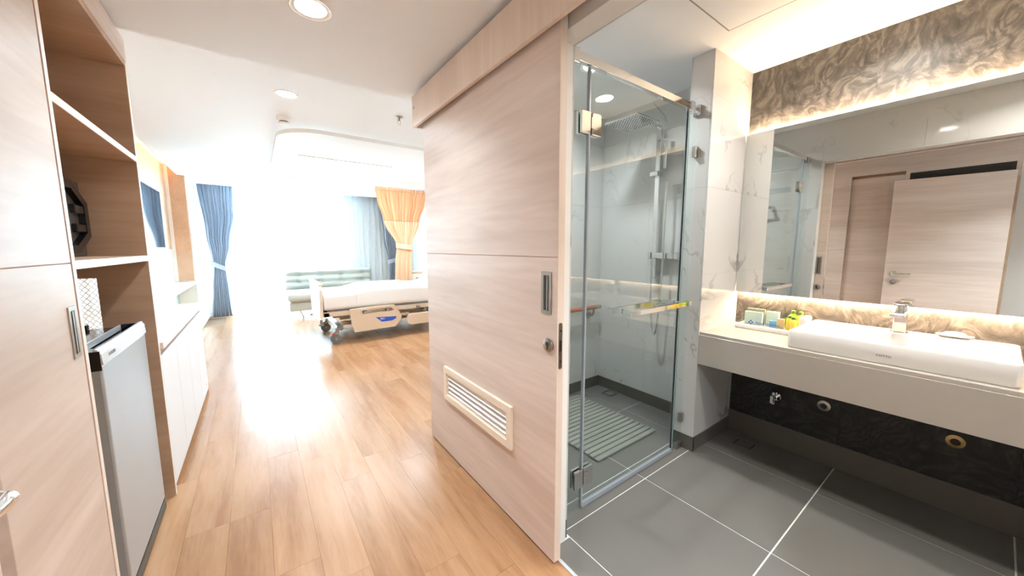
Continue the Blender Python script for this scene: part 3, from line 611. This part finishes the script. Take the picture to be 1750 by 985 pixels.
# side rails
def rail(x0, x1, z0, z1, y, label_, parent):
    o = [(x0, z1-.01), (x0+.015, z0+.10), (x0+.05, z0), (x1-.10, z0+.01), (x1-.02, z0+.10), (x1, z0+.16), (x1-.10, z1), (x0+.25, z1)]
    w_ = x1-x0
    i = [(x0+.20*w_, z1-.035), (x0+.20*w_, z1-.06), (x0+.24*w_, z1-.085), (x0+.5*w_, z1-.08), (x0+.78*w_, z1-.085), (x0+.84*w_, z1-.07), (x0+.78*w_, z1-.03), (x0+.4*w_, z1-.028)]
    r = MB().ring(o, i, 'y', y-.018, y+.018).build('side_rail', M['cream'], parent)
    return r
for y, s_ in ((4.945, -1), (5.955, 1)):
    r = rail(.95, 1.63, .135, .455, y, '', BD)
    B(1.05, 1.30, y-.02, y+.02, .135, .16, .01).build('lower_edge', M['cream'], r)
    lb = MB().prism([(1.27, .305), (1.55, .29), (1.545, .262), (1.49, .235), (1.35, .235)], 'y', y+s_*.017, y+s_*.020).build('label_plate', M['bluep'], r)
    if s_ < 0: text_mesh('BED', .035, basis((1.36, y-.0212, .276), (1, 0, -.06), (0, 0, 1)), 'lettering', M['sheet'], r)
    o8 = rrect(1.70, 2.36, .14, .30, .07, 3)
    MB().prism(o8, 'y', y-.018, y+.018, .004).build('side_rail', M['cream'], BD)
    MB().tube([(1.63, y, .30), (1.72, y, .29)], .014, 8).build('rail_link', M['steel'], BD); MB().tube([(1.0, y, .18), (.86, y+.02 if s_ < 0 else y-.02, .21)], .012, 8).build('rail_link', M['steel'], BD)
    for x in (1.15, 1.45, 1.9, 2.2): B(x-.02, x+.02, min(y+.018*-s_, y-s_*.075), max(y+.018*-s_, y-s_*.075), .37, .40).build('rail_bracket', M['steel'], BD)
# undercarriage
MB().box(.86, 2.5, 5.12, 5.17, .21, .26).box(.86, 2.5, 5.73, 5.78, .21, .26).box(.80, .88, 5.05, 5.85, .16, .22, .008).box(2.46, 2.54, 5.05, 5.85, .16, .22, .008).build('base_frame', M['steel'], BD)
for x in (1.1, 2.2): MB().box(x, x+.05, 5.2, 5.25, .22, .40).box(x, x+.05, 5.65, 5.7, .22, .40).box(x, x+.3, 5.2, 5.7, .28, .33).build('lift_arm', M['rubber'], BD)
for x in (.80, 2.5):
    for y in (5.02, 5.86):
        cst = MB().cyl((x, y, .20), (x, y, .14), .022, 12).box(x-.05, x+.02, y-.022, y+.022, .118, .15, .006).build('caster', M['steel'], BD, smooth=True)
        for dy in (-.022, .022):
            MB().cyl((x-.02, y+dy-.011, .065), (x-.02, y+dy+.011, .065), .065, 24, bev=.008).build('wheel', M['rubber'], cst, smooth=True)
        MB().cyl((x-.02, y-.036, .065), (x-.02, y+.036, .065), .014, 10).build('axle', M['steel'], cst)
        if x < 1:
            p = MB().tube([(x+.07, y-.05, .215), (x-.01, y-.055, .175), (x-.075, y-.06, .125), (x-.10, y-.06, .115)], .010, 8).build('brake_pedal', M['rubber'], BD)
            MB().box(x-.075, x-.045, y-.073, y-.047, .132, .155, .004).build('pedal_mark', M['red'], p)
PI_ = MB(); sec = []
for i in range(13):
    x = 2.20+.48*i/12; t_ = math.sin(PI*min(1, max(0, i/12)))**.35 if 0 < i < 12 else .25
    sec.append([(x, 5.45+(y-5.45)*(.82+.18*t_), .697+.10*ss((x-2.1)/.6)+(z-.70)*(.25+.75*t_)) for y, z in rrect(5.12, 5.78, .70, .83, .055, 5)])
PI_.loops(sec); tag(PI_.build('pillow', M['sheet'], smooth=True), 'white pillow on the raised head end of the bed', 'pillow')
BC = thing('bedside_cabinet', 'small white bedside cabinet with cream top behind the bed', 'cabinet', (2.4, 6.75, 0))
B(2.30, 2.72, 6.55, 6.98, .06, .755, .004).build('body', M['white'], BC); B(2.29, 2.74, 6.54, 6.99, .755, .80, .008).build('top', M['cream'], BC)
for z in (.52, .30, .08): dr = B(2.31, 2.71, 6.535, 6.55, z, z+.21, .003).build('drawer', M['creamw'], BC); B(2.46, 2.56, 6.52, 6.535, z+.15, z+.165).build('handle', M['steel'], dr)
for x, y in ((2.33, 6.58), (2.69, 6.58), (2.33, 6.95), (2.69, 6.95)): MB().cyl((x, y, 0), (x, y, .06), .02, 12).build('foot', M['rubber'], BC)

# ------------------------------------------------------------------ shower enclosure
GY = 1.075
E_ = thing('shower_enclosure', 'frameless glass shower enclosure with chrome header rail and hinged door', 'shower enclosure', (1.55, GY, 0))
G0, G1 = GY-.004, GY+.004
def pane(name, x0, x1, z0, z1):
    p = B(x0, x1, G0, G1, z0, z1).build(name, M['glass'], E_)
    return p
p = pane('fixed_panel', 1.006, 1.176, .008, 2.0)
p = pane('fixed_panel', 1.992, 2.084, .008, 2.0); B(1.990, 1.992, G0, G1, .008, 2.0).build('glass_edge', M['gedge'], p)
gd = pane('glass_door', 1.186, 1.974, .022, 1.996); B(1.974, 1.976, G0, G1, .022, 1.996).build('glass_edge', M['gedge'], gd)
MB().box(1.1775, 1.187, G0-.004, G1+.003, .02, 1.996).build('seal', M['seal'], gd); B(1.186, 1.976, G0-.003, G1+.004, .004, .026).build('bottom_seal', M['seal'], gd); B(1.976, 1.983, G0-.002, G1+.004, .02, 1.996).build('magnet_seal', M['seal'], gd)
# square bar handle through the glass
for sy, dy in ((-1, -.062), (1, .055)):
    y_ = GY+dy
    h_ = MB().box(1.43, 1.985, y_-.011, y_+.011, .918, .946, .0015).build('handle_bar', M['chrome'], gd)
    for x in (1.47, 1.945): B(x-.013, x+.013, min(GY+sy*.004, y_-sy*.011), max(GY+sy*.004, y_-sy*.011), .92, .944).build('standoff', M['chrome'], gd)
B(1.003, 1.985, GY-.013, GY+.013, 2.0, 2.036, .0015).build('header_rail', M['chrome'], E_)
for x in (1.085, 2.0): B(x-.018, x+.022, GY-.019, GY+.019, 1.985, 2.045, .002).build('rail_bracket', M['chrome'], E_)
B(2.022, 2.084, GY-.012, GY+.012, 2.008, 2.028).build('rail_stub', M['chrome'], E_); B(2.07, 2.088, GY-.02, GY+.02, 1.985, 2.045, .002).build('rail_bracket', M['chrome'], E_)
for z in (1.77, .165):
    hg = MB().box(1.125, 1.1795, G0-.013, G0, z-.045, z+.045, .002).box(1.125, 1.1795, G1, G1+.013, z-.045, z+.045, .002).build('hinge', M['chrome'], E_)
    MB().box(1.190, 1.246, G0-.013, G0, z-.045, z+.045, .002).box(1.190, 1.246, G1, G1+.013, z-.045, z+.045, .002).build('hinge_leaf', M['chrome'], hg)
    MB().box(1.1805, 1.218, G0-.0165, G0-.0132, z-.022, z+.024, .001).build('hinge_knuckle', M['chrome'], hg)
for x0, x1, z0, z1 in ((1.01, 1.06, .0, .035), (2.03, 2.088, .0, .04), (2.062, 2.089, 1.76, 1.82), (2.062, 2.089, .17, .23)):
    B(x0, x1, G0-.008, G1+.008, z0, z1, .0015).build('glass_clip', M['steel'], E_)
# shower column
SX, SY = 2.40, 1.505
T = thing('shower_column', 'chrome shower column with square rain head, riser rail and mixer', 'shower', (SX, SY, 1.0))
B(SX-.011, SX+.011, SY-.018, SY+.018, 1.02, 2.10, .003).build('riser_rail', M['chrome'], T)
B(2.085, SX+.01, SY-.012, SY+.012, 2.095, 2.112, .003).build('shower_arm', M['chrome'], T)
hd = B(1.945, 2.195, SY-.125, SY+.125, 2.062, 2.076, .004).build('rain_head', M['chrome'], T)
MB().cyl((2.07, SY, 2.07), (2.07, SY, 2.10), .015, 14).build('swivel', M['chrome'], hd)
q = MB()
for i in range(11):
    for j in range(11): q.cyl((1.962+i*.0216, SY-.108+j*.0216, 2.0625), (1.962+i*.0216, SY-.108+j*.0216, 2.0595), .0045, 6)
q.build('nozzles', M['rubber'], hd, kind='stuff')
B(SX-.06, SX+.02, SY-.03, SY+.03, 1.755, 1.79, .004).build('slider', M['chrome'], T)
B(SX-.03, SX-.008, SY-.075, SY-.050, 1.80, 2.03, .006).build('hand_shower', M['chrome'], T)
for z in (1.05, 1.98): B(SX+.008, XSR+.001, SY-.014, SY+.014, z-.014, z+.014, .002).build('wall_bracket', M['chrome'], T)
mx = B(SX-.02, SX+.03, 1.345, 1.520, 1.165, 1.21, .006, 2).build('mixer', M['chrome'], T); B(SX-.03, SX+.04, 1.312, 1.343, 1.162, 1.213, .004).build('knob', M['chrome'], mx); B(SX-.03, SX+.04, 1.522, 1.545, 1.162, 1.213, .004).build('knob', M['chrome'], mx)
for y in (1.38, 1.49): MB().cyl((SX+.025, y, 1.19), (XSR+.001, y, 1.19), .02, 14).build('inlet', M['chrome'], T)
pts = []
for k in range(30):
    f = k/29; ang = PI*f; pts.append((SX-.04+.0*f, SY-.05+.045*math.cos(ang), 1.165-.56*math.sin(ang)**.8 if f < .5 else 1.70+(-.56-.535)*math.sin(ang)**.8))
MB().tube(pts, .007, 8).build('hose', M['chrome'], T, smooth=True)
# grab rail
T = thing('grab_rail', 'wooden grab rail with steel ends on the back shower wall', 'grab rail', (2.0, 1.99, .74))
MB().cyl((1.35, 1.985, .742), (2.32, 1.985, .742), .017, 14).build('wooden_bar', M['railwood'], T, smooth=True)
for x, s_ in ((2.32, 1), (1.35, -1)):
    MB().cyl((x, 1.985, .742), (x+s_*.06, 1.985, .742), .018, 14).build('end_sleeve', M['steel'], T, smooth=True)
for x in (2.30, 1.37):
    MB().tube([(x, 1.985, .735), (x, 1.988, .69), (x, 2.0, .672), (x, 2.045, .67)], .009, 10).cyl((x, 2.042, .67), (x, 2.053, .67), .032, 20).build('bracket', M['steel'], T, smooth=True)
# towel rail on the left shower wall (shows in the mirror)
T = thing('towel_rail', 'chrome towel rail on the shower wall seen through the mirror', 'towel rail', (1.10, 1.6, 1.62))
MB().box(1.095, 1.11, 1.30, 1.92, 1.615, 1.63, .001).build('bar', M['chrome'], T)
for y in (1.32, 1.90): B(1.003, 1.096, y-.012, y+.012, 1.61, 1.635, .001).build('bracket', M['chrome'], T)
# shower mat
T = thing('shower_mat', 'grey slatted shower mat lying on the shower floor', 'mat', (1.82, 1.62, 0))
for k in range(18): piece_obj('slat', (.59, .031, .012), (1.827, 1.278+k*.0405, .010), M['matg'], T, .002)
for x in (1.60, 1.83, 2.05): B(x-.008, x+.008, 1.263, 1.982, .0002, .0045).build('tie_strip', M['rubber'], T)
def drain(x, y, s_, label):
    t = thing('floor_drain', label, 'floor drain', (x, y, 0)); MB().frame('z', x-s_, x+s_, y-s_, y+s_, .005, .0, .003).build('frame', M['steel'], t); MB().box(x-s_+.012, x+s_-.012, y-s_+.012, y+s_-.012, .0, .0022).build('cover', M['tile'], t); MB().frame('z', x-s_+.005, x+s_-.005, y-s_+.005, y+s_-.005, .007, .0, .0008).build('slot', M['black'], t)
drain(2.385, 1.86, .05, 'square floor drain in the corner of the shower floor'); drain(2.44, .845, .055, 'square floor drain in the dark tile under the vanity')

# ------------------------------------------------------------------ vanity
VC = thing('vanity_counter', 'long cream stone vanity counter with deep front apron', 'counter', (2.33, .2, .56))
B(2.094, XV-.0005, -1.29, .9985, .735, .752, .001).build('worktop', M['quartz'], VC); B(2.090, 2.112, -1.29, .9985, .558, .7345, .001).build('apron', M['quartz'], VC)
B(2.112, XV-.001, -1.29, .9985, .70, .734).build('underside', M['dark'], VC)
# basin
BS = thing('washbasin', 'white rectangular ceramic washbasin standing on the vanity counter', 'basin', (2.34, .25, .752))
def L(x0, x1, y0, y1, r, z): return [(x, y, z) for x, y in rrect(x0, x1, y0, y1, r, 5)]
bx0, bx1, by0, by1 = 2.125, 2.562, -.088, .585
q = MB().loops([L(bx0+.006, bx1-.004, by0+.006, by1-.006, .012, .7522), L(bx0, bx1, by0, by1, .015, .760), L(bx0, bx1, by0, by1, .015, .832), L(bx0+.003, bx1-.003, by0+.003, by1-.003, .014, .838), L(bx0+.009, bx1-.006, by0+.009, by1-.009, .012, .840),
    L(bx0+.016, bx1-.13, by0+.022, by1-.022, .014, .840), L(bx0+.020, bx1-.134, by0+.026, by1-.026, .016, .836), L(bx0+.026, bx1-.142, by0+.06, by1-.06, .03, .785), L(bx0+.05, bx1-.165, by0+.10, by1-.10, .03, .768)])
q.build('bowl', M['ceram'], BS, smooth=True)
MB().cyl((2.28, .25, .768), (2.28, .25, .771), .03, 20).build('waste', M['chrome'], BS, smooth=True)
text_mesh('COTTO', .013, basis((bx0-.0003, .249, .788), (0, -1, 0), (0, 0, 1)), 'lettering', M['darkink'], BS)
FC = thing('faucet', 'square chrome faucet with flat lever on the washbasin rim', 'faucet', (2.49, .25, .84))
B(2.47, 2.51, .228, .272, .840, .945, .003).build('body', M['chrome'], FC); B(2.345, 2.512, .226, .274, .928, .946, .003).build('spout', M['chrome'], FC)
MB().cyl((2.49, .25, .946), (2.49, .25, .975), .022, 20).build('cartridge', M['chrome'], FC, smooth=True)
B(2.42, 2.515, .226, .274, .975, .985, .003).build('lever', M['chrome'], FC); B(2.385, 2.42, .232, .268, .979, .986, .002).build('lever_tip', M['chrome'], FC)
MB().cyl((2.49, .25, .84), (2.49, .25, .843), .032, 24).build('base_ring', M['chrome'], FC)
# mirror with strip lights behind
MR = thing('mirror', 'large rectangular frameless mirror lit from behind above the vanity', 'mirror', (2.55, .2, 1.45))
B(2.540, 2.545, -.75, .9975, .96, 1.945).build('mirror_glass', M['mirror'], MR)
B(2.5452, 2.556, -.70, .96, 1.0, 1.90).build('backing', M['white'], MR)
for z, s_ in ((1.940, 1), (.966, -1)):
    B(2.553, 2.563, -.70, .975, z-.006, z+.006).build('strip_light', M['ledw'], MR)
# amenities
TR = tag(B(2.40, 2.565, .632, .935, .7522, .776, .004).build('amenity_tray', M['white']), 'low white tray on the counter holding the toiletries', 'tray')
AB = thing('acrylic_box', 'clear acrylic box with blue hospital logo on the white tray', 'box', (2.46, .79, .776))
ax0, ax1, ay0, ay1, az0, az1 = 2.425, 2.545, .69, .91, .7762, .865
MB().box(ax0, ax0+.003, ay0, ay1, az0, az1-.02).box(ax1-.003, ax1, ay0, ay1, az0, az1).box(ax0+.003, ax1-.003, ay0, ay0+.003, az0, az1-.02).box(ax0+.003, ax1-.003, ay1-.003, ay1, az0, az1-.02).box(ax0+.003, ax1-.003, ay0+.003, ay1-.003, az0, az0+.003).build('acrylic_wall', M['acryl'], AB)
text_mesh('PRINC HOSPITAL', .0165, basis((ax0-.0006, .768, .792), (0, -1, 0), (0, 0, 1)), 'lettering', M['ink'], AB)
q = MB()
for dy, dz in ((.009, 0), (-.009, 0), (0, .009), (0, -.009)): q.prism([(.855+dy-.0055, .793+dz), (.855+dy, .793+dz-.0055), (.855+dy+.0055, .793+dz), (.855+dy, .793+dz+.0055)], 'x', ax0-.001, ax0-.0002)
q.build('logo', M['ink'], AB)
tag(B(2.47, 2.482, .80, .895, .7795, .872, .001).build('folded_card', M['card']), 'olive folded card standing inside the acrylic box', 'card')
tag(B(2.45, 2.466, .805, .90, .7795, .855, .001).build('paper_sachet', M['pale']), 'pale green sachet at the front of the acrylic box', 'sachet')
tag(B(2.49, 2.51, .735, .80, .7795, .862, .001).build('paper_sachet', M['pale']), 'pale green sachet behind the small blue packet', 'sachet')
tag(B(2.45, 2.466, .735, .768, .7795, .815, .001).build('soap_packet', M['blueb']), 'small pale blue packet inside the acrylic box', 'packet')
tag(B(2.45, 2.464, .697, .730, .7795, .832, .001).build('soap_packet', M['cardb']), 'sand coloured packet at the end of the acrylic box', 'packet')
def bottle(x, y, z, h, mt, label):
    t = thing('toiletry_bottle', label, 'bottle', (x, y, z), 'small toiletry bottles')
    MB().lathe([(.0155, z), (.017, z+.003), (.017, z+h*.72), (.014, z+h*.78), (.007, z+h*.80), (.007, z+h*.82)], x, y, 16).build('bottle_body', mt, t, smooth=True)
    MB().lathe([(.010, z+h*.82), (.0105, z+h*.97), (.007, z+h)], x, y, 14).build('cap', M['cap'], t, smooth=True)
bottle(2.445, .668, .7762, .085, M['yellow'], 'short yellow bottle with dark green cap nearest the acrylic box front')
bottle(2.425, .646, .7762, .082, M['yellow'], 'yellow bottle with dark green cap closest to the washbasin front')
bottle(2.52, .674, .7762, .105, M['green'], 'lime green bottle with green cap at the back of the tray')
bottle(2.515, .637, .7762, .103, M['yellow'], 'tall amber bottle with bright green cap at the back of the tray')
T = thing('tissue_box', 'white rounded box standing on the counter between bottles and basin', 'box', (2.5, .60, .752))
SD = tag(MB().loops([L(2.515, 2.555, .045, .125, .018, .8402), L(2.50, 2.558, .03, .14, .02, .852), L(2.505, 2.553, .035, .135, .018, .852), L(2.518, 2.545, .05, .12, .012, .8455)]).build('soap_dish', M['ceram'], smooth=True), 'small white soap dish on the basin rim', 'soap dish')
q = MB(); t_ = bmesh.new(); bmesh.ops.create_uvsphere(t_, u_segments=18, v_segments=10, radius=1, matrix=Matrix.Translation((2.53, .085, .857)) @ Matrix.Diagonal((.017, .034, .011, 1))); q.add(t_)
tag(q.build('soap_bar', M['ceram'], smooth=True), 'white oval soap bar lying in the soap dish', 'soap')
# under the counter
T2 = thing('angle_valve', 'chrome angle valve on the shaded stone under the counter', 'valve', (XV, .738, .32))
MB().cyl((XV-.004, .738, .32), (XV+.0, .738, .32), .026, 20).build('rosette', M['chrome'], T2, smooth=True)
MB().cyl((XV-.004, .738, .32), (XV-.06, .738, .32), .011, 12).cyl((XV-.05, .738, .285), (XV-.05, .738, .36), .010, 12).build('body', M['chrome'], T2, smooth=True); MB().box(XV-.085, XV-.06, .730, .746, .295, .345, .003).build('knob', M['chrome'], T2)
for y, z, lb, mt in ((.511, .343, 'round steel pipe cover on the stone between valve and drain pipe', M['steel']), (.04, .347, 'round brass coloured pipe cover on the stone past the drain pipe', plain('brass', (190, 160, 110), .3, 1))):
    t = thing('pipe_cover', lb, 'pipe cover', (XV, y, z), 'pipe covers under the counter')
    n = 24; MB().loops([[(XV-d, y+r*math.cos(2*PI*k/n), z+r*math.sin(2*PI*k/n)) for k in range(n)] for r, d in ((.03, -.0005), (.03, .003), (.016, .007), (.014, .001), (.012, -.0005))], closed=True).build('flange', mt, t, smooth=True)
    MB().cyl((XV-.001, y, z), (XV-.004, y, z), .012, 16).build('plug', M['black'], t)
T3 = thing('waste_pipe', 'chrome waste pipe hanging below the vanity counter', 'pipe', (2.30, .25, .6))
MB().cyl((2.36, .258, .698), (2.36, .258, .50), .016, 16).build('pipe', M['chrome'], T3, smooth=True); MB().cyl((2.36, .258, .56), (2.36, .258, .585), .021, 16).build('nut', M['chrome'], T3, smooth=True)
# rounded box
q = MB().loops([L(2.465, 2.555, .600, .632, .01, .7522)]) if False else None
cushion(2.44, 2.545, .592, .630, .7522, .86, .012, 'box_body', T, M['ceram'])
